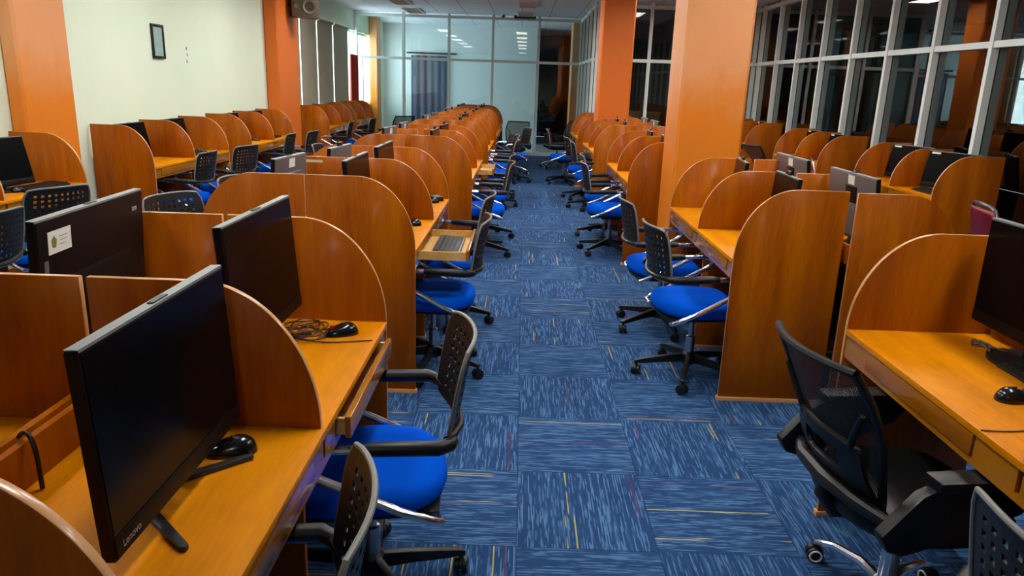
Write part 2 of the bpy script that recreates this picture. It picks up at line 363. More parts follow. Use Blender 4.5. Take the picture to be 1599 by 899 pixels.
curtain('slate_curtain', 20.9, -3.05, -2.1, .1, 2.25, .02, 5, 'curtain_blue', 'slate blue curtain over doorway in the pale room beyond the glass', axis='x')
single('curtain_rail', MB().cyl((-2.5, 20.93, 2.31), 'x', .02, 1.35).mesh('curtain_rail', 'black'), Z0, 0, 'dark rail above the slate blue curtain beyond the glass', 'curtain rail')

# ceiling lights
def light_kit(m_):
    fr = MB()
    for q in ((-.19, -.52, -.16, .52), (.16, -.52, .19, .52), (-.16, -.52, .16, -.50), (-.16, .50, .16, .52)): fr.box(q[0], q[1], -.025, q[2], q[3], 0)
    di = MB().box(-.16, -.5, -.014, .16, .5, -.008)
    kit = [('frame', fr.mesh('frame', 'white'), Z0, Z0), ('diffuser', di.mesh('diffuser', m_), Z0, Z0)]
    lv = MB()
    for k in range(7): lv.box(-.16, -.375+.125*k-.003, -.024, .16, -.375+.125*k+.003, -.0145)
    kit.append(('louvre', lv.mesh('louvre', 'white'), Z0, Z0)); return kit
kon, koff = light_kit('diff_on'), light_kit('diff_off')
col_n = {-2.4: 'left', -.1: 'middle', 2.2: 'right'}
for x in (-2.4, -.1, 2.2):
    for i, y in enumerate((2.3, 4.8, 7.25, 9.6, 12.0)):
        place('ceiling_light', kon, (x, y, ZC), 0, 'lit louvred ceiling light, %s line, %s counted from behind the camera' % (col_n[x], ORD[i]), 'ceiling light', 'lit ceiling lights')
place('ceiling_light', kon, (-.1, -2.5, ZC), 0, 'added fill light behind the camera, shaped like the louvred ceiling lights', 'ceiling light', 'lit ceiling lights')  # unseen extra fixture, added to brighten the nearest panels
for x, y, s in ((-2.42, 15.1, 'left, nearer one'), (-2.42, 17.0, 'left, beside the far glass wall'), (0.03, 14.9, 'right, nearer one'), (0.0, 17.0, 'right, beside the far glass wall')):
    place('ceiling_light', koff, (x, y, ZC), 0, 'unlit brown-looking ceiling light at ' + s, 'ceiling light', 'unlit ceiling lights')
# dome camera and dark unit over the far glass
place('dome_camera', [('base', MB().cyl((0, 0, -.012), 'z', .055, .024).mesh('base', 'white'), Z0, Z0),
      ('dome', MB().lathe([(.045, -.024), (.043, -.045), (.032, -.064), (.012, -.074)]).mesh('dome', 'aio_back'), Z0, Z0)], (-.5, 17.25, ZC), 0, 'small white dome camera on ceiling above the far glass wall', 'security camera')
single('air_vent', MB().box(-.24, -.05, -.06, .24, .0, 0).box(-.22, -.06, -.05, .22, -.05, -.04).box(-.22, -.06, -.03, .22, -.05, -.02).mesh('air_vent', 'black'), (-.02, YF-.06, ZC), 0, 'narrow black vent box above the far glass wall', 'vent')
# speaker
sk = [('housing', MB().prism([(-.2, -.17), (.2, -.19), (.2, .19), (-.2, .17)], 'y', -.13, .13).mesh('housing', 'speaker', bevel=.012), Z0, Z0),
      ('woofer', MB().lathe([(.105, 0), (.10, .012), (.085, .008), (.03, -.02), (.025, -.005), (.002, .004)]).mesh('woofer', 'speaker_cone'), (.06, -.13, -.02), (PI/2, 0, 0)),
      ('tweeter', MB().lathe([(.045, 0), (.042, .010), (.02, .002), (.002, .008)]).mesh('tweeter', 'speaker_cone'), (-.12, -.13, -.01), (PI/2, 0, 0)),
      ('bracket', MB().tube([(-.2, .0, .0), (-.26, .02, .02), (-.36, .02, .02)], .018).mesh('bracket', 'black'), Z0, Z0)]
place('wall_speaker', sk, (XL+.42, 12.05, 2.64), math.radians(24), 'taupe box loudspeaker on the left wall beside the orange pillar', 'speaker')
# picture frame
fr = MB()
for q in ((-.13, -.17, -.105, .17), (.105, -.17, .13, .17), (-.105, -.17, .105, -.145), (-.105, .145, .105, .17)): fr.box(0, q[0], q[1], .022, q[2], q[3])
place('picture_frame', [('frame', fr.mesh('frame', 'black', bevel=.003), Z0, Z0), ('print', MB().box(.004, -.106, -.146, .010, .106, .146).mesh('print', 'paper'), Z0, Z0),
      ('glazing', MB().box(.014, -.106, -.146, .016, .106, .146).mesh('glazing', 'glass'), Z0, Z0)], (XL, 8.06, 1.90), 0, 'small black-framed notice hanging on the cream left wall', 'picture frame')
for (y, z, r, wh) in ((8.75, 1.86, .014, 'topmost of three'), (8.76, 1.79, .012, 'middle of three'), (8.74, 1.72, .013, 'lowest of three')):
    pts = [(r*(1+.25*math.sin(3*a+z*9))*math.cos(a), 1.5*r*math.sin(a)) for a in [2*PI*k/10 for k in range(10)]]
    single('paint_chip', MB().prism(pts, 'x', 0, .0012).mesh('paint_chip', 'speaker_cone'), (XL, y, z), 0, 'tiny brown paint chip on cream wall right of picture frame, '+wh, 'paint mark', 'paint chips on the left wall')

# ================================================================== carrels
TOP, DZ = 1.137, .775
def arc_profile(dep, z0, flat=.25):
    pts = [(0, z0), (dep, z0), (dep, DZ)]
    a, b = dep-flat, TOP-DZ
    for k in range(1, 25):
        th = PI/2*k/24; pts.append((flat+a*math.cos(th), DZ+b*math.sin(th)))
    pts.append((0, TOP)); return pts
def carrel_kit(pitch, dep=.54, open0=0, open1=0, depx=None):
    L = 2*pitch+.018; T = .018; k = []
    side = MB().prism(arc_profile(dep, 0), 'y', 0, T, 0, 1).mesh('side_panel', ['wood', 'wood_edge'], bevel=.0012, seg=1)
    trim = MB().box(0, -.006, 0, dep+.008, T+.006, .022).mesh('base_trim', 'wood_edge', bevel=.002)
    for y in (0, L-T): k.append(('side_panel', side, (0, y, 0), Z0, [('base_trim', trim, Z0, Z0)]))
    dv = MB().prism(arc_profile(dep-.008, DZ), 'y', 0, T, 0, 1).mesh('divider', ['wood', 'wood_edge'], bevel=.0012, seg=1)
    k.append(('divider', dv, (0, pitch, 0), Z0))
    sp_ = MB().box(.05, 0, 0, dep-.06, T, DZ-.02).mesh('support_panel', 'wood', bevel=.001)
    k.append(('support_panel', sp_, (0, pitch, 0), Z0, [('base_trim', MB().box(.045, -.005, 0, dep-.054, T+.005, .02).mesh('base_trim', 'wood_edge', bevel=.002), Z0, Z0)]))
    k.append(('desktop', MB().box(0, T, DZ-.02, dep+.004, L-T, DZ).mesh('desktop', ['wood_top'], bevel=.002), Z0, Z0))
    ap = MB().box(dep-.03, T, DZ-.107, dep-.004, L-T, DZ-.086)
    for i in (0, 1):
        y0, y1 = i*pitch+T, (i+1)*pitch; c = (y0+y1)/2
        ap.box(dep-.03, y0, DZ-.086, dep-.004, c-.315, DZ-.02).box(dep-.03, c+.315, DZ-.086, dep-.004, y1, DZ-.02)
    k.append(('apron', ap.mesh('apron', 'wood_gloss'), Z0, Z0))
    def drawer():
        fm = MB().box(-.014, -.311, -.060, .002, .311, .0).mesh('drawer_front', 'wood_gloss', bevel=.0015)
        tm = MB().box(-.36, -.30, -.056, -.012, -.288, -.010).box(-.36, .288, -.056, -.012, .30, -.010).box(-.36, -.288, -.056, -.348, .288, -.010).box(-.348, -.288, -.056, -.012, .288, -.050).mesh('tray', 'wood_pale')
        return fm, tm
    fm, tm = drawer()
    for i, op in ((0, open0), (1, open1)):
        y0, y1 = i*pitch+T, (i+1)*pitch; c = (y0+y1)/2
        k.append(('drawer', tm, (dep+op, c, DZ-.024), Z0, [('drawer_front', fm, Z0, Z0)]))
    k.append(('back_board', MB().box(0, T, DZ-.02, .018, L-T, DZ+.095).mesh('back_board', ['wood'], bevel=.0015), Z0, Z0))
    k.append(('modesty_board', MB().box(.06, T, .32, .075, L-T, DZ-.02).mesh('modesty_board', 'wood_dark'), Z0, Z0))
    k.append(('foot_rail', MB().box(.09, T, .10, .11, L-T, .17).mesh('foot_rail', 'wood', bevel=.002), Z0, Z0))
    return k, L
KITS = {}
def kit_for(*a):
    if a not in KITS: KITS[a] = carrel_kit(*a)
    return KITS[a]
def carrel(xb, d, y0, label, group, pitch=.865, dep=.54, opens=(0, 0)):
    """xb: X of the back edge; d=+1 opens towards +X, -1 towards -X"""
    o = opens if d > 0 else opens[::-1]
    kit, L = kit_for(pitch, dep, o[0], o[1])
    if d > 0: return place('study_carrel', kit, (xb, y0, 0), 0, label, 'study carrel', group)
    return place('study_carrel', kit, (xb, y0+L, 0), PI, label, 'study carrel', group)
ROWS = {
 'A': dict(d=1, xb=[XL+.02]*6, y=[3.74, 6.62, 9.08, 12.82, 14.97], pitch=[.905]+[.865]*4, txt='against the cream left wall'),
 'B': dict(d=-1, xb=[-1.012, -1.062, -1.03, -1.0, -.99, -.98], y=[.80, 3.645, 6.60, 9.5, 12.2, 14.7], pitch=[.845]+[.865]*5, txt='on the left island, side facing the cream wall'),
 'C': dict(d=1, xb=[-.995, -1.055, -.965, -.955, -.945, -.96], y=[.80, 3.645, 6.60, 9.5, 12.2, 14.7], pitch=[.845]+[.865]*5, txt='on the left island, aisle side'),
 'D': dict(d=-1, xb=[1.755, 1.64, 1.515, 1.47, 1.44], y=[.60, 3.70, 6.76, 9.70, 12.24], pitch=[1.0, .835, .865, .865, .865], txt='on the right island, aisle side'),
 'E': dict(d=1, xb=[None, 1.665, 1.60, 1.56, 1.53], y=[None, 3.66, 6.76, 9.70, 12.24], pitch=[.865, .85, .865, .865, .865], txt='on the right island, side facing the dark glass'),
 'F': dict(d=-1, xb=[XR-.09]*4, y=[3.55, 6.38, 8.96, 11.95], pitch=[.78]*4, dep=.56, txt='along the dark glass wall'),
}
NAMES = {'A': 'carrels against the left wall', 'B': 'carrels on the wall side of the left island', 'C': 'carrels on the aisle side of the left island',
         'D': 'carrels on the aisle side of the right island', 'E': 'carrels on the glass side of the right island', 'F': 'carrels along the glass wall'}
OPENS = {('C', 0): (0, .035), ('C', 1): (.26, 0), ('C', 2): (0, .15)}
for r, R_ in ROWS.items():
    vis = 0
    for i, y in enumerate(R_['y']):
        if y is None: continue
        vis += 1
        carrel(R_['xb'][i], R_['d'], y, 'varnished wooden two-seat carrel %s, %s from camera' % (R_['txt'], ORD[vis-1]), NAMES[r], R_['pitch'][i], R_.get('dep', .54), OPENS.get((r, i), (0, 0)))

# ================================================================== computers
def text_mesh(s, size, m_):
    cu = bpy.data.curves.new('lettering', 'FONT'); cu.body = s; cu.size = size; cu.extrude = .0003; cu.align_x = 'CENTER'
    o = bpy.data.objects.new('lettering', cu); COL.objects.link(o); dg = bpy.context.evaluated_depsgraph_get(); dg.update()
    me = bpy.data.meshes.new_from_object(o.evaluated_get(dg)); bpy.data.objects.remove(o); me.materials.clear(); me.materials.append(M[m_]); return me
def aio_kit(W, H, zb, back='aio_back', cam_up=False, sticker=None, logo=False, tilt=8, feet='legs', big=True):
    """screen faces +X; origin on the desk; zb = clearance under the panel"""
    k = []; chin = .045; th = .022; R = math.radians(tilt)
    body = MB().box(-th, -W/2, 0, 0, W/2, H).mesh('casing', ['bezel'], bevel=.003)
    sub = []
    sub.append(('screen', MB().box(-.001, -W/2+.006, chin, .0015, W/2-.006, H-.008).mesh('screen', 'screen'), Z0, Z0))
    sub.append(('chin', MB().box(-.001, -W/2+.004, .004, .003, W/2-.004, chin-.004).mesh('chin', 'bezel', bevel=.001), Z0, Z0))
    sub.append(('top_edge', MB().box(-th-.001, -W/2+.002, H-.004, .0005, W/2-.002, H+.0012).mesh('top_edge', 'frame_top'), Z0, Z0, [], 'pale grey top edge'))
    # bulged back cover
    if big:
        bc = MB(); w0, w1 = W/2-.01, W/2-.05; h0, h1 = .0, H*.58
        ys = [-w0, -w1, w1, w0]
        vs = [(-th, -w0, .004), (-th, w0, .004), (-th, w0-.01, h1), (-th, -w0+.01, h1), (-th-.032, -w1, .03), (-th-.032, w1, .03), (-th-.018, w1-.03, h1-.05), (-th-.018, -w1+.03, h1-.05)]
        bc.add(vs, [(0, 1, 2, 3), (4, 7, 6, 5), (0, 4, 5, 1), (1, 5, 6, 2), (2, 6, 7, 3), (3, 7, 4, 0)])
        bc.box(-th-.004, -W/2+.004, .004, -th+.002, W/2-.004, H-.004)
        sub.append(('back_cover', bc.mesh('back_cover', back, bevel=.004), Z0, Z0))
    else:
        sub.append(('back_cover', MB().box(-th-.004, -W/2+.004, .004, -th+.002, W/2-.004, H-.004).box(-th-.03, -W*.28, .04, -th, W*.28, H*.7).mesh('back_cover', back, bevel=.006), Z0, Z0))
    if big and back == 'aio_back': sub.append(('back_block', MB().box(-th-.0066, -.08, H-.16, -th-.0035, .06, H-.07).mesh('back_block', 'bezel', bevel=.001), Z0, Z0))
    if logo: sub.append(('logo', text_mesh('Lenovo', .020, 'frame_top'), (.0032, -W/2+.052, .015), (PI/2, 0, PI/2)))
    if cam_up: sub.append(('webcam', MB().box(-.017, -.045, H, -.003, .045, H+.026).mesh('webcam', 'black_gloss', bevel=.003), Z0, Z0))
    else: sub.append(('camera_bar', MB().box(-.016, -.03, H+.001, -.004, .03, H+.004).mesh('camera_bar', 'black', bevel=.001), Z0, Z0))
    if sticker == 'plain':
        sub.append(('sticker', MB().box(-th-.0052, -.045, H-.062, -th-.0042, .035, H-.012).mesh('sticker', 'paper'), Z0, Z0, [], 'blank white sticker'))
    if sticker == 'front': sub.append(('sticker', MB().box(.0016, -W/2+.03, H-.028, .0026, -W/2+.12, H-.012).mesh('sticker', 'paper'), Z0, Z0, [], 'narrow white label'))
    if sticker == 'emblem':
        st = MB().box(-th-.0052, W/2-.165, H-.098, -th-.0042, W/2-.050, H-.036).mesh('sticker', 'paper')
        pent = [(.014*math.cos(PI/2+2*PI*q/5), .018*math.sin(PI/2+2*PI*q/5)) for q in range(5)]
        em = MB().prism([(W/2-.078+a, H-.067+b) for a, b in pent], 'x', -th-.0058, -th-.005)
        ln_ = MB()
        for q, (l0, l1) in enumerate(((.10, .146), (.105, .140), (.10, .135))): ln_.box(-th-.0058, W/2-l1, H-.056-.011*q, -th-.005, W/2-l0, H-.0545-.011*q)
        sub.append(('sticker', st, Z0, Z0, [], 'white sticker with green emblem'))
        sub.append(('sticker_emblem', em.mesh('sticker_emblem', 'emblem'), Z0, Z0)); sub.append(('sticker_print', ln_.mesh('sticker_print', 'ink'), Z0, Z0))
        sub.append(('badge', MB().box(-th-.0056, -W/2+.05, H-.062, -th-.0042, -W/2+.085, H-.048).mesh('badge', 'frame_top', bevel=.001), Z0, Z0))
        sub.append(('port_strip', MB().box(-th-.0056, W/2-.045, H-.24, -th-.0042, W/2-.025, H-.11).mesh('port_strip', 'aio_back', bevel=.001), Z0, Z0))
    k.append(('casing', body, (0, 0, zb), (0, -R, 0), sub))
    if feet == 'legs':
        for s in (-1, 1):
            lg = MB().prism([(0, -.013), (.19, -.008), (.196, 0), (.19, .008), (0, .013)], 'z', 0, .012, M4=Matrix.Translation((-.078, s*.04, 0)) @ Matrix.Rotation(s*math.radians(43), 4, 'Z'))
            lg.prism([(-.060, .004), (-.040, .004), (-.024, zb+.05), (-.036, zb+.05)], 'y', s*.062-.014, s*.062+.014)
            k.append(('foot', lg.mesh('foot', 'gunmetal', bevel=.002), Z0, Z0))
        k.append(('prop', MB().tube([(-.115, 0, .006), (-.05, 0, zb+.07)], .010, 8).box(-.13, -.10, 0, -.105, .10, .010).mesh('prop', 'gunmetal'), Z0, Z0))
    else:
        k.append(('base', MB().prism([(.0+.11*math.cos(a)*1.0-.03, .13*math.sin(a)) for a in [2*PI*q/24 for q in range(24)]], 'z', 0, .012).mesh('base', 'black', bevel=.003), Z0, Z0))
        k.append(('neck', MB().prism([(-.06, 0.0), (-.035, 0), (-.028, zb+.12), (-.048, zb+.12)], 'y', -.035, .035).mesh('neck', 'black', bevel=.003), Z0, Z0))
    return k
AK = {
 'front': aio_kit(.553, .368, .048, 'aio_back_black', logo=True, tilt=3),
 'c': aio_kit(.56, .365, .052, 'aio_back', tilt=4),
 'c2': aio_kit(.58, .378, .066, 'aio_back', tilt=4),
 'b0': aio_kit(.63, .395, .048, 'aio_back_black', sticker='emblem', tilt=3),
 'e': aio_kit(.60, .36, .055, 'aio_back', sticker='plain', tilt=5),
 'cam': aio_kit(.43, .29, .105, 'aio_back', cam_up=True, tilt=4, feet='base', big=False),
 'b': aio_kit(.44, .29, .105, 'aio_back', sticker='plain', tilt=4, feet='base', big=False),
 'right': aio_kit(.56, .365, .068, 'aio_back', tilt=0, feet='base'),
 'glassrow': aio_kit(.52, .33, .032, 'aio_back', tilt=11, feet='base', big=False, sticker='front'),
 'wall': aio_kit(.52, .33, .032, 'aio_back', tilt=11, feet='base', big=False),
}
SEATN = {'A': 'booth against the cream wall', 'B': 'booth on wall side of left island', 'C': 'booth on aisle side of left island', 'D': 'booth on aisle side of right island',
         'E': 'booth on glass side of right island', 'F': 'booth along the dark glass'}
def pc(kind, x, y, rz, look, row, n):
    place('desktop_computer', AK[kind], (x, y, DZ), math.radians(rz), '%s in %s %s' % (look, ORD[n], SEATN[row]), 'computer', 'computers in row: ' + NAMES[row][8:])
LB = 'black all-in-one computer with dark screen'; LG = 'grey-backed all-in-one computer with white sticker'; LC = 'small black monitor with pop-up webcam'
pc('front', -.637, 1.318, 0, 'large black all-in-one computer', 'C', 0)
pc('c2', -.738, 2.157, 0, LB, 'C', 1)
pc('c', -.865, 4.085, 0, LB, 'C', 2)
pc('c', -.868, 4.950, 0, LB, 'C', 3)
for i, y in enumerate((7.05, 7.9, 9.95, 10.8, 12.65, 13.5, 15.1, 16.0)): pc('cam', -.78, y, random.uniform(-6, 6), LC, 'C', 4+i)
pc('b0', -1.302, 2.17, 180+3.4, 'black-backed all-in-one computer with green emblem sticker', 'B', 1)
pc('c', -1.27, 1.22, 180, LB, 'B', 0)
pc('b', -1.33, 4.20, 180-6, LG, 'B', 2)
pc('cam', -1.22, 4.93, 180-5, LC, 'B', 3)
for i, y in enumerate((7.15, 8.0, 9.95, 10.8, 12.65, 13.5, 15.1, 16.0)): pc('b' if i != 3 else 'cam', -1.28, y, 180+random.uniform(-6, 6), LG if i != 3 else LC, 'B', 4+i)
pc('right', 1.635, 2.285, 180, LB, 'D', 1); pc('c', 1.60, 1.15, 180, LB, 'D', 0)
pc('cam', 1.435, 4.10, 180-3, LC, 'D', 2); pc('cam', 1.42, 4.93, 180-8, LC, 'D', 3)
for i, y in enumerate((7.2, 8.05, 10.1, 10.95, 12.7, 13.5)): pc('cam', 1.33, y, 180-4, LC, 'D', 4+i)
pc('e', 1.885, 4.15, 0, LG, 'E', 0); pc('e', 1.885, 5.12, 0, LG, 'E', 1)
for i, y in enumerate((7.2, 8.05, 10.1, 10.95)): pc('e', 1.80, y, 0, LG, 'E', 2+i)
for i, (x, y, a) in enumerate(((-3.52, 4.27, -4), (-3.50, 5.02, -8), (-3.60, 7.05, 0), (-3.60, 7.92, 0), (-3.60, 9.50, 0), (-3.6, 10.4, 0), (-3.6, 13.2, 0), (-3.6, 14.1, 0), (-3.6, 15.4, 0))): pc('wall', x, y, a, LB, 'A', i)
for i, (x, y, a) in enumerate(((3.82, 4.05, 180), (3.82, 4.85, 180), (3.85, 6.80, 203), (3.86, 7.58, 198), (3.84, 9.36, 180), (3.84, 10.14, 180), (3.84, 12.4, 180))): pc('glassrow', x, y, a, LB, 'F', i)

# ================================================================== mice, keyboards, cables
def blob(a, b, h, n=20, rings=8, sq=2.4):
    mb = MB(); vs = []
    for i in range(rings+1):
        ph = PI/2*i/rings
        for k in range(n):
            th = 2*PI*k/n; c, s_ = math.cos(th), math.sin(th)
            rr = (abs(c)**sq+abs(s_)**sq)**(-1/sq)
            vs.append((a*rr*c*math.cos(ph)**.6, b*rr*s_*math.cos(ph)**.6*(1-.12*c), h*math.sin(ph)*(1-.22*c)))
    fs = [(i*n+k, i*n+(k+1) % n, (i+1)*n+(k+1) % n, (i+1)*n+k) for i in range(rings) for k in range(n)]
    fs += [tuple(range(n))[::-1], tuple(range(rings*n, rings*n+n))]
    return mb.add(vs, fs)
def mouse_kit(red=False):
    return [('shell', blob(.058, .032, .034).mesh('shell', 'black_gloss', ang=60), Z0, Z0),
            ('scroll_wheel', MB().cyl((.030, 0, .027), 'y', .0085, .007, 14).mesh('scroll_wheel', 'red' if red else 'gunmetal'), Z0, Z0),
            ('button_seam', MB().box(.018, -.0008, .024, .052, .0008, .0268).mesh('button_seam', 'dark'), Z0, Z0)]
mk, mkr = mouse_kit(), mouse_kit(True)
def mouse(x, y, z, rz, label, red=False): return place('computer_mouse', mkr if red else mk, (x, y, z), math.radians(rz), label, 'mouse', 'computer mice on the desks')
mouse(-.632, 1.512, DZ, 200, 'black mouse beside the large black monitor in nearest left booth')
mouse(-.578, 2.34, DZ, 210, 'black mouse with red wheel beside coiled brown cable', True)
mouse(-.628, 4.31, DZ, 190, 'black mouse on the desk behind the third left partition')
mouse(-.62, 5.18, DZ, 190, 'black mouse in fourth booth on aisle side of left island')
mouse(1.435, 1.985, DZ, 10, 'black mouse on the nearest right desk')
mouse(-3.42, 5.02, DZ, 60, 'black mouse beside keyboard on the nearest desk at cream wall')
mouse(-3.45, 8.05, DZ, 40, 'black mouse in fourth booth against the cream wall')
mouse(-3.45, 9.75, DZ, 40, 'black mouse in fifth booth against the cream wall')
mouse(3.72, 6.50, DZ, 0, 'black mouse at the near end of keyboard beside the dark glass')
def keyboard_kit(W=.44, D=.15):
    b_ = MB().prism([(-D/2, 0), (D/2, 0), (D/2, .012), (-D/2, .022)], 'y', -W/2, W/2).mesh('case', 'black', bevel=.003)
    ky = MB(); n = 15
    for r in range(5):
        for c in range(n+0):
            if r == 0 and 4 <= c <= 9:
                if c > 4: continue
                y0, y1 = -W/2+.012+c*.0278, -W/2+.012+10*.0278-.003
            else: y0 = -W/2+.012+c*.0278; y1 = y0+.0235
            x1 = D/2-.012-r*.0255; zt = .012+(D/2-x1)/D*.010+.0085
            ky.box(x1-.0195, y0, zt-.008, x1, y1, zt)
    return [('case', b_, Z0, Z0), ('keys', ky.mesh('keys', 'chair_black'), Z0, Z0)]
kk = keyboard_kit()
def keyboard(x, y, z, rz, label): return place('keyboard', kk, (x, y, z), math.radians(rz), label, 'keyboard', 'computer keyboards')
keyboard(-.385, 4.09, DZ-.024-.050, 0, 'black keyboard lying in the pulled-out wooden tray')
keyboard(1.625, 2.04, DZ, 180, 'black keyboard under the monitor on nearest right desk')
keyboard(-3.40, 5.22, DZ, -4, 'black keyboard on nearest desk against the cream wall')
keyboard(3.70, 6.72, DZ, 180, 'black keyboard on desk beside the dark glass')
keyboard(-3.42, 7.8, DZ, 0, 'black keyboard in fourth booth against the cream wall')
keyboard(-3.42, 10.3, DZ, 0, 'black keyboard in sixth booth against the cream wall')
def cable(pts, r, m_, label, name='cable', cat='cable'):
    cu = bpy.data.curves.new(name, 'CURVE'); cu.dimensions = '3D'; sp_ = cu.splines.new('NURBS'); sp_.points.add(len(pts)-1); sp_.use_endpoint_u = True; sp_.order_u = 4
    for q, p in zip(sp_.points, pts): q.co = (*p, 1)
    cu.bevel_depth = r; cu.bevel_resolution = 2; cu.materials.append(M[m_])
    o = link(name+'_path', cu); dg = bpy.context.evaluated_depsgraph_get(); dg.update()
    me = bpy.data.meshes.new_from_object(o.evaluated_get(dg)); bpy.data.objects.remove(o); me.name = name
    return tag(link(name, me), label, cat)
pts = []
for k in range(70):
    a = k*.62; rr = .075+.03*math.sin(k*.9); pts.append((-.70+rr*math.cos(a)*.8+.02*math.sin(k*.23), 2.34+rr*math.sin(a)*.9+.03*math.cos(k*.31), DZ+.004+.020*(.5+.5*math.sin(k*1.7))*(.3+.7*math.sin(k*.045))))
pts += [(-.62, 2.24, DZ+.004), (-.55, 2.26, DZ+.003), (-.48, 2.28, DZ+.003), (-.463, 2.285, DZ+.003)]
cable(pts, .0022, 'cable', 'tangled brown mouse cable on second left desk')
cable([(-.70, 1.50, DZ+.004), (-.63, 1.49, DZ+.003), (-.615, 1.487, DZ+.012), (-.60, 1.483, DZ+.016)], .002, 'black', 'short black cable running to the nearest left mouse')
cable([(-.945, 1.33, DZ+.004), (-.945, 1.33, DZ+.06), (-.955, 1.34, DZ+.11), (-.978, 1.35, DZ+.125), (-1.0, 1.36, DZ+.10)], .0048, 'black', 'black power cable looping over the desk back board')
pts = []
for k in range(60):
    u = k/60; a = k*.75; pts.append((1.615+.016*math.cos(a)-.035*(u if k % 2 else 1-u)*.4, 2.42+.05*math.sin(a*.5), DZ+.012+.010*math.sin(a*1.3)))
pts += [(1.67, 2.36, DZ+.004), (1.74, 2.37, DZ+.003), (1.73, 2.45, DZ+.003)]
cable(pts, .0026, 'cable_grey', 'bundled grey cable on the nearest right desk')
cable([(1.49, 1.98, DZ+.014), (1.53, 1.90, DZ+.003), (1.42, 1.80, DZ+.003), (1.30, 1.76, DZ+.003), (1.212, 1.77, DZ+.003)], .002, 'cable', 'thin mouse cable crossing the nearest right desk edge')
single('power_adapter', MB().box(-.02, -.03, 0, .02, .03, .045).mesh('power_adapter', 'white', bevel=.006), (-.955, 1.56, DZ), 0, 'white plug adapter behind the nearest left monitor', 'plug')
single('label_strip', MB().box(-.055, -.0012, -.008, .055, 0, .008).mesh('label_strip', 'cream_strip'), (-1.25, 4.509, 1.11), 0, 'cream tape strip stuck on partition of the left island', 'label')
def monitor_box(x, y, label):  # small card device
    place('card_reader', [('housing', MB().box(-.04, -.06, 0, .04, .06, .03).mesh('housing', 'black', bevel=.005), Z0, Z0), ('top_plate', MB().box(-.03, -.05, .03, .03, .05, .032).mesh('top_plate', 'frame_top'), Z0, Z0)], (x, y, DZ), .4, label, 'device')
monitor_box(-.60, 5.30, 'small dark device at desk end of left island')

# ================================================================== chairs
def rr_grid(W, H, nu, nv, zc, xf, hole=.46, thick=.006, border=1, m_='chair_black', name='backrest'):
    """perforated curved panel; xf(y, z) gives X"""
    mb = MB(); vs = []
    def P(u, v):
        y = (u-.5)*W; tt = abs(2*v-1); y *= 1-.10*tt**5; z = zc+(v-.5)*H*(1-.07*abs(2*u-1)**5)
        return (xf(y, z), y, z)
    for j in range(nv+1):
        for i in range(nu+1): vs.append(P(i/nu, j/nv))
    fs = []
    for j in range(nv):
        for i in range(nu):
            a = j*(nu+1)+i; c4 = (a, a+1, a+nu+2, a+nu+1)
            if i < border or j < border or i >= nu-border or j >= nv-border: fs.append(c4); continue
            h = hole/2; o = len(vs)
            for du, dv in ((-h, -h), (h, -h), (h, h), (-h, h)): vs.append(P((i+.5+du)/nu, (j+.5+dv)/nv))
            for q in range(4): fs.append((c4[q], c4[(q+1) % 4], o+(q+1) % 4, o+q))
    mb.add(vs, fs); me = bpy.data.meshes.new(name); me.from_pydata(mb.v, [], mb.f)
    b = bmesh.new(); b.from_mesh(me); bmesh.ops.recalc_face_normals(b, faces=b.faces); bmesh.ops.solidify(b, geom=b.faces[:], thickness=thick)
    for f_ in b.faces: f_.smooth = False
    b.to_mesh(me); b.free(); me.materials.append(M[m_]); 
    rim = [P(i/12, 1) for i in range(12)]+[P(1, 1-j/8) for j in range(8)]+[P(1-i/12, 0) for i in range(12)]+[P(0, j/8) for j in range(9)]
    return me, rim
def cushion(L, W, H, z0, m_, rear=.5, name='seat'):
    mb = MB(); n = 36; rings = [(.86, 0), (.97, .18), (1.0, .45), (.985, .75), (.93, .92), (.80, 1.0), (.4, 1.04)]
    vs = []
    for s_, hz in rings:
        for k in range(n):
            th = 2*PI*k/n; c, s2 = math.cos(th), math.sin(th); e = 4.2 if c > 0 else 2.7
            rr = (abs(c)**e+abs(s2)**e)**(-1/e)
            x, y = rr*c*L/2*s_, rr*s2*W/2*s_
            vs.append((x, y, z0+H*hz-.012*max(0, c)*hz))
    fs = [(i*n+k, i*n+(k+1) % n, (i+1)*n+(k+1) % n, (i+1)*n+k) for i in range(len(rings)-1) for k in range(n)]
    fs += [tuple(range(n))[::-1], tuple(range((len(rings)-1)*n, len(rings)*n))]
    return mb.add(vs, fs).mesh(name, m_, ang=70)
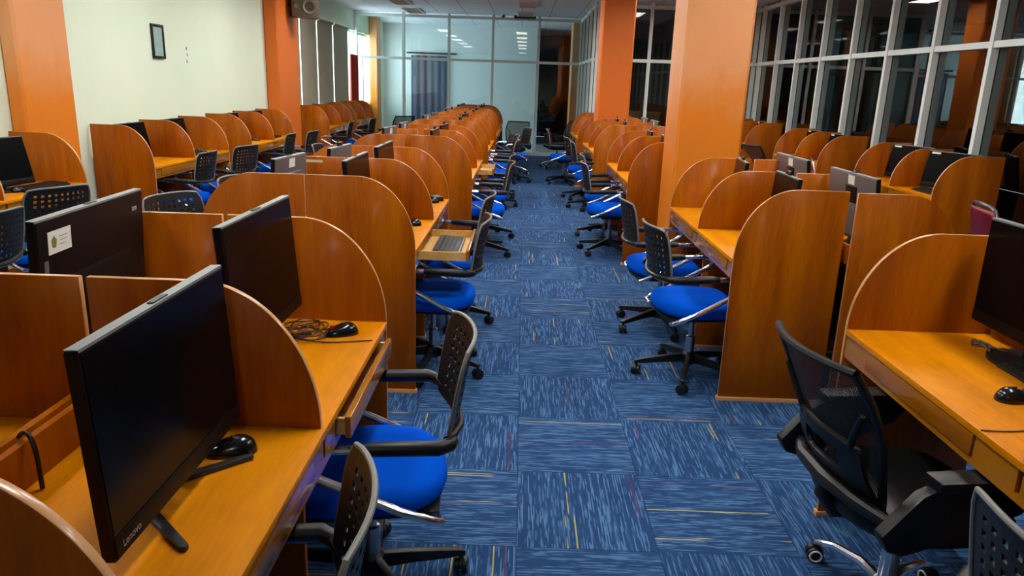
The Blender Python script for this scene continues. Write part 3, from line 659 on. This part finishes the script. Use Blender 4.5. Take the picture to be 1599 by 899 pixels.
def star_base(m_, R=.30, hub=.035, chrome=False, caster_rim=False, off=.0):
    parts = []
    hubm = MB().lathe([(hub, .075), (hub+.006, .09), (hub+.004, .135), (hub-.01, .15)]).mesh('hub', m_)
    k = [('hub', hubm, Z0, Z0)]
    legp = MB(); n = 7
    if chrome:
        leg = MB().tube([(.03, 0, .125), (.10, 0, .135), (.22, 0, .112), (R-.02, 0, .082), (R, 0, .072)], [.018, .018, .015, .012, .010], 10).mesh('base_leg', m_)
    else:
        leg = MB().prism([(.025, .085), (.025, .14), (.12, .125), (R-.01, .092), (R+.012, .085), (R+.012, .068), (R-.04, .068), (.12, .082)], 'y', -.014, .014).mesh('base_leg', m_, bevel=.005)
    cst = MB()
    for s_ in (-1, 1): cst.cyl((0, s_*.014, .028), 'y', .028, .017, 18)
    cst.box(-.012, -.006, .028, .012, .006, .06).tube([(0, 0, .05), (0, 0, .075)], .008, 8)
    cst.prism([(.028*math.cos(a)*1.1, .028+.028*math.sin(a)*1.15) for a in [PI*q/8 for q in range(9)]], 'y', -.005, .005)
    cme = cst.mesh('caster', 'black', bevel=.002)
    sub = []
    if caster_rim: sub = [('caster_rim', MB().tube([(.020*math.cos(a), -.0235, .028+.020*math.sin(a)) for a in [2*PI*q/16 for q in range(17)]], .0035, 6).tube([(.020*math.cos(a), .0235, .028+.020*math.sin(a)) for a in [2*PI*q/16 for q in range(17)]], .0035, 6).mesh('caster_rim', 'white'), Z0, Z0)]
    for q in range(5):
        a = off+2*PI*q/5
        k.append(('base_leg', leg, Z0, (0, 0, a)))
        k.append(('caster', cme, (math.cos(a)*R, math.sin(a)*R, 0), (0, 0, a+1.1), sub))
    return k
def perf_chair_kit():
    k = [('seat', cushion(.47, .48, .085, .40, 'blue'), Z0, Z0)]
    k.append(('seat_pan', MB().prism([(-.2, -.2), (.2, -.2), (.21, 0), (.2, .2), (-.2, .2), (-.22, 0)], 'z', .385, .402).box(-.09, -.07, .345, .09, .07, .386).mesh('seat_pan', 'black', bevel=.004), Z0, Z0))
    xf = lambda y, z: -.262+1.05*y*y-.18*(z-.6)
    me, rim = rr_grid(.43, .29, 11, 9, .745, xf)
    rimm = MB().tube(rim, .0065, 8, cap=False).mesh('backrest_rim', 'rim_grey')
    k.append(('backrest', me, Z0, Z0, [('backrest_rim', rimm, Z0, Z0)]))
    k.append(('back_bracket', MB().tube([(-.215, -.225, .64), (-.24, -.17, .625), (-.268, -.08, .615), (-.274, 0, .612), (-.268, .08, .615), (-.24, .17, .625), (-.215, .225, .64)], .011, 8).mesh('back_bracket', 'black'), Z0, Z0))
    for s_ in (-1, 1):
        y = s_*.262
        pad = MB().tube([(-.235, s_*.205, .625), (-.225, s_*.235, .63), (-.19, y, .635), (-.02, y, .640), (.02, y, .640)], [.017, .020, .022, .021, .015], 12).mesh('armrest', 'black')
        k.append(('armrest', pad, Z0, Z0))
        P = [(.0, y, .640), (.13, y, .643), (.17, y, .638), (.192, y, .620), (.192, y, .598), (.17, y, .580), (.12, y, .553), (-.08, y, .448), (-.17, y*.98, .408), (-.20, y*.93, .392), (-.20, y*.80, .383), (-.17, y*.7, .383), (-.10, y*.5, .385)]
        k.append(('arm_tube', MB().tube(P, .013, 10).mesh('arm_tube', 'chrome'), Z0, Z0))
    k.append(('column', MB().lathe([(.026, .14), (.026, .24), (.016, .245), (.016, .35)], 16).mesh('column', 'steel'), Z0, Z0))
    return k
PK = [perf_chair_kit()+star_base('black', off=o_) for o_ in (.15, .5, .85, 1.1)]
def mesh_chair_kit():
    k = []; xf = lambda y, z: -.235+1.1*y*y-.42*(z-.55)-.1*(z-.55)**2
    W, zb, zt = .45, .50, .92
    N = 14; vs = []
    def hw(v): return (W/2)*(0.74+.26*min(1, v*1.7))*(1-.10*max(0, v-.8)*5*.8)
    for j in range(N+1):
        v = j/N; z = zb+(zt-zb)*v
        for i in range(N+1): y = (i/N-.5)*2*hw(v); vs.append((xf(y, z), y, z))
    fs = [(j*(N+1)+i, j*(N+1)+i+1, (j+1)*(N+1)+i+1, (j+1)*(N+1)+i) for j in range(N) for i in range(N)]
    me = MB().add(vs, fs).mesh('mesh_back', 'mesh', ang=80)
    g = lambda i, j: vs[j*(N+1)+i]
    rim = [g(i, N) for i in range(N+1)]+[g(N, N-j) for j in range(1, N+1)]+[g(N-i, 0) for i in range(1, N+1)]+[g(0, j) for j in range(1, N+1)]
    sub = [('back_frame', MB().tube(rim, .012, 8, cap=False).mesh('back_frame', 'black'), Z0, Z0)]
    lum = MB()
    B = lambda y, z, d=.012: (xf(y, z)-d, y, z)
    for s_ in (-1, 1):
        lum.tube([B(s_*.05, .50), B(s_*.09, .58), B(s_*.12, .66), B(s_*.15, .72), B(s_*.20, .80)], [.012, .010, .010, .010, .008], 8)
        lum.tube([B(s_*.05, .50), B(s_*.055, .60), B(s_*.07, .68)], .008, 8)
    lum.tube([B(-.13, .68), B(0, .685), B(.13, .68)], .009, 8).tube([B(-.07, .56), B(0, .56), B(.07, .56)], .010, 8)
    sh = [];
    for j in range(7):
        for i in range(13): z = .49+.19*j/6; y = (i/12-.5)*2*(.19-.03*j/6); sh.append((xf(y, z)-.016-.02*math.sin(PI*j/6), y, z))
    shm = MB().add(sh, [(j*13+i, j*13+i+1, (j+1)*13+i+1, (j+1)*13+i) for j in range(6) for i in range(12) if not (j in (3, 4) and i in (3, 4, 5, 6, 7, 8))])
    sme = shm.mesh('lumbar_shell', 'black', ang=80); bb = bmesh.new(); bb.from_mesh(sme); bmesh.ops.solidify(bb, geom=bb.faces[:], thickness=.012); bb.to_mesh(sme); bb.free()
    sub.append(('lumbar_shell', sme, Z0, Z0))
    sub.append(('lumbar_support', lum.mesh('lumbar_support', 'black'), Z0, Z0))
    k.append(('backrest', me, Z0, Z0, sub))
    k.append(('back_yoke', MB().tube([(-.08, 0, .39), (-.22, 0, .40), (-.262, 0, .46), (-.25, 0, .54)], [.02, .024, .024, .018], 10).tube([(-.20, -.26, .50), (-.255, -.14, .515), (-.262, 0, .51), (-.255, .14, .515), (-.20, .26, .50)], [.016, .022, .028, .022, .016], 10).mesh('back_yoke', 'black'), Z0, Z0))
    k.append(('seat', cushion(.48, .50, .085, .405, 'black'), Z0, Z0))
    k.append(('seat_pan', MB().box(-.14, -.14, .37, .14, .14, .41).mesh('seat_pan', 'black', bevel=.008), Z0, Z0))
    for s_ in (-1, 1):
        y = s_*.275
        k.append(('armrest', MB().prism([(-.14, -.035), (.14, -.04), (.17, -.02), (.17, .02), (.14, .04), (-.14, .035)], 'z', .630, .660, M4=Matrix.Translation((.0, y, 0))).mesh('armrest', 'black', bevel=.008), Z0, Z0,
                  [('arm_bracket', MB().prism([(-.27, .50), (-.245, .455), (-.20, .44), (-.05, .48), (.12, .55), (.16, .59), (.16, .633), (-.13, .633), (-.17, .615)], 'y', y-.02, y+.02).mesh('arm_bracket', 'black', bevel=.008), Z0, Z0)]))
    k.append(('column', MB().lathe([(.027, .13), (.027, .26), (.017, .265), (.017, .38)], 16).mesh('column', 'chrome'), Z0, Z0))
    return k+star_base('chrome', R=.31, chrome=True, caster_rim=True, off=1.75)
MK = mesh_chair_kit()
PLAB = 'black perforated-back swivel chair with blue seat '
def pchair(x, y, rz, where, v=0): return place('swivel_chair', PK[v], (x, y, 0), math.radians(rz), PLAB+where, 'office chair', 'perforated-back swivel chairs')
def mchair(x, y, rz, label): return place('mesh_chair', MK, (x, y, 0), math.radians(rz), label, 'office chair', 'mesh-back office chairs')
pchair(-.55, 1.135, 190, 'at the nearest left booth', 0)
pchair(-.43, 2.06, 190, 'at second booth left of aisle', 2)
pchair(-.465, 4.02, 180, 'at third booth left of aisle', 0)
pchair(-.475, 4.93, 176, 'at fourth booth left of aisle', 1)
pchair(-.37, 7.02, 183, 'at fifth booth left of aisle', 0)
pchair(-.37, 7.87, 178, 'at sixth booth left of aisle', 1)
pchair(-.34, 9.9, 180, 'at seventh booth left of aisle', 2)
pchair(-.34, 10.75, 186, 'at eighth booth left of aisle', 3)
pchair(-.15, 12.55, 200, 'standing out from ninth booth left of aisle', 0)
mchair(-.18, 13.75, 250, 'black mesh-back chair at far end of the aisle, left side')
pchair(1.01, 4.05, 8, 'at first two-seat carrel right of aisle, nearer chair', 1)
pchair(.985, 4.93, 4, 'at first two-seat carrel right of aisle, farther chair', 3)
pchair(.90, 7.28, 0, 'at second carrel right of aisle, nearer chair', 0)
pchair(.95, 8.12, -4, 'at second carrel right of aisle, farther chair', 2)
pchair(.96, 9.98, 0, 'at third carrel right of aisle, nearer chair', 1)
pchair(.92, 10.85, 6, 'at third carrel right of aisle, farther chair', 0)
pchair(.72, 12.6, -5, 'at the farthest carrel right of aisle', 0)
mchair(.70, 14.9, 200, 'black mesh-back chair at far end of the aisle, right side')
mchair(1.19, 2.02, 8, 'large black mesh-back chair on chrome base at nearest right desk')
pchair(1.19, 1.12, 6, 'cut by the lower right corner of photo', 2)
pchair(-2.93, 3.72, 176, 'cut by left edge of photo', 0)
pchair(-3.12, 4.70, 155, 'behind black monitor with emblem sticker, cream wall row', 1)
pchair(-3.22, 7.05, 178, 'at third booth against the cream wall', 2)
pchair(-3.12, 7.88, 165, 'at fourth booth against the cream wall', 0)
pchair(-3.24, 9.72, 180, 'at fifth booth against the cream wall', 3)
pchair(-3.12, 10.35, 175, 'at sixth booth against the cream wall', 0)
pchair(-3.2, 12.95, 185, 'at seventh booth against the cream wall', 1)
pchair(-3.05, 14.2, 175, 'at eighth booth against the cream wall', 0)
mchair(-2.5, 15.0, 130, 'black mesh-back chair in the far left aisle')
pchair(-1.85, 4.32, -24, 'at third booth on wall side of left island', 1)
pchair(-1.80, 5.28, -4, 'at fourth booth on wall side of left island', 0)
pchair(-1.95, 8.2, 0, 'at sixth booth on wall side of left island', 0)
mchair(3.35, 10.1, 20, 'black mesh-back chair at dark glass row behind the pillar')
def red_chair_kit():
    mb = MB(); xf = lambda y, z: -.20-.22*(z-.5)+.5*y*y
    P = lambda u, v: ((u-.5)*.40*(1-.12*v**4), .58+.32*v)
    vs = []; N = 10
    for j in range(N+1):
        for i in range(N+1): y, z = P(i/N, j/N); vs.append((xf(y, z), y, z))
    fs = [(j*(N+1)+i, j*(N+1)+i+1, (j+1)*(N+1)+i+1, (j+1)*(N+1)+i) for j in range(N) for i in range(N)]
    me = bpy.data.meshes.new('backrest'); me.from_pydata(vs, [], fs); b = bmesh.new(); b.from_mesh(me); bmesh.ops.solidify(b, geom=b.faces[:], thickness=.03)
    for f_ in b.faces: f_.smooth = True
    b.to_mesh(me); b.free(); me.materials.append(M['red_vinyl'])
    fr = MB()
    arc = [(-.17, -.20, .40), (xf(.2, .58)-.01, -.205, .58), (xf(.2, .82)-.01, -.205, .82), (xf(.17, .90)-.01, -.175, .905), (xf(.1, .92)-.01, -.12, .925), (xf(0, .92)-.01, 0, .93)]
    full = arc+[(a, -b_, c_) for a, b_, c_ in arc[::-1][1:]]
    fr.tube(full, .012, 10)
    k = [('backrest', me, Z0, Z0), ('back_frame', fr.mesh('back_frame', 'chrome'), Z0, Z0), ('seat', cushion(.42, .42, .06, .42, 'red_vinyl'), Z0, Z0)]
    for sx in (-1, 1):
        for s_ in (-1, 1): k.append(('leg', MB().tube([(sx*.17, s_*.18, .42), (sx*.21, s_*.20, 0)], .012, 8).mesh('leg', 'chrome'), Z0, Z0))
    return k
RK = red_chair_kit()
for x, y, rz, l in ((3.40, 4.95, -10, 'dark red vinyl chair with chrome frame above the nearest right monitor'), (3.42, 6.95, -30, 'dark red vinyl chair with chrome frame right of grey monitor'), (3.40, 8.0, -20, 'dark red vinyl chair mostly hidden behind the farther grey monitor')):
    place('vinyl_chair', RK, (x, y, 0), math.radians(rz), l, 'chair', 'dark red vinyl chairs')

# things in the dark room behind the corner glass
ez = MB()
ez.tube([(2.30, 15.6, 0), (2.48, 15.75, 1.6)], .015).tube([(2.66, 15.6, 0), (2.48, 15.75, 1.6)], .015).tube([(2.48, 16.2, 0), (2.48, 15.75, 1.6)], .015).box(2.25, 15.62, .78, 2.72, 15.66, .80)
single('easel', ez.mesh('easel', 'aio_back'), Z0, 0, 'dark tripod easel in the dark room behind corner glass', 'easel')
lb = MB().box(2.05, 17.0, 0, 3.05, 17.4, 1.05).box(2.03, 16.98, 1.05, 3.07, 17.42, 1.09)
single('low_cabinet', lb.mesh('low_cabinet', 'cream_strip', bevel=.005), Z0, 0, 'pale low cabinet in the dark room behind corner glass', 'cabinet')
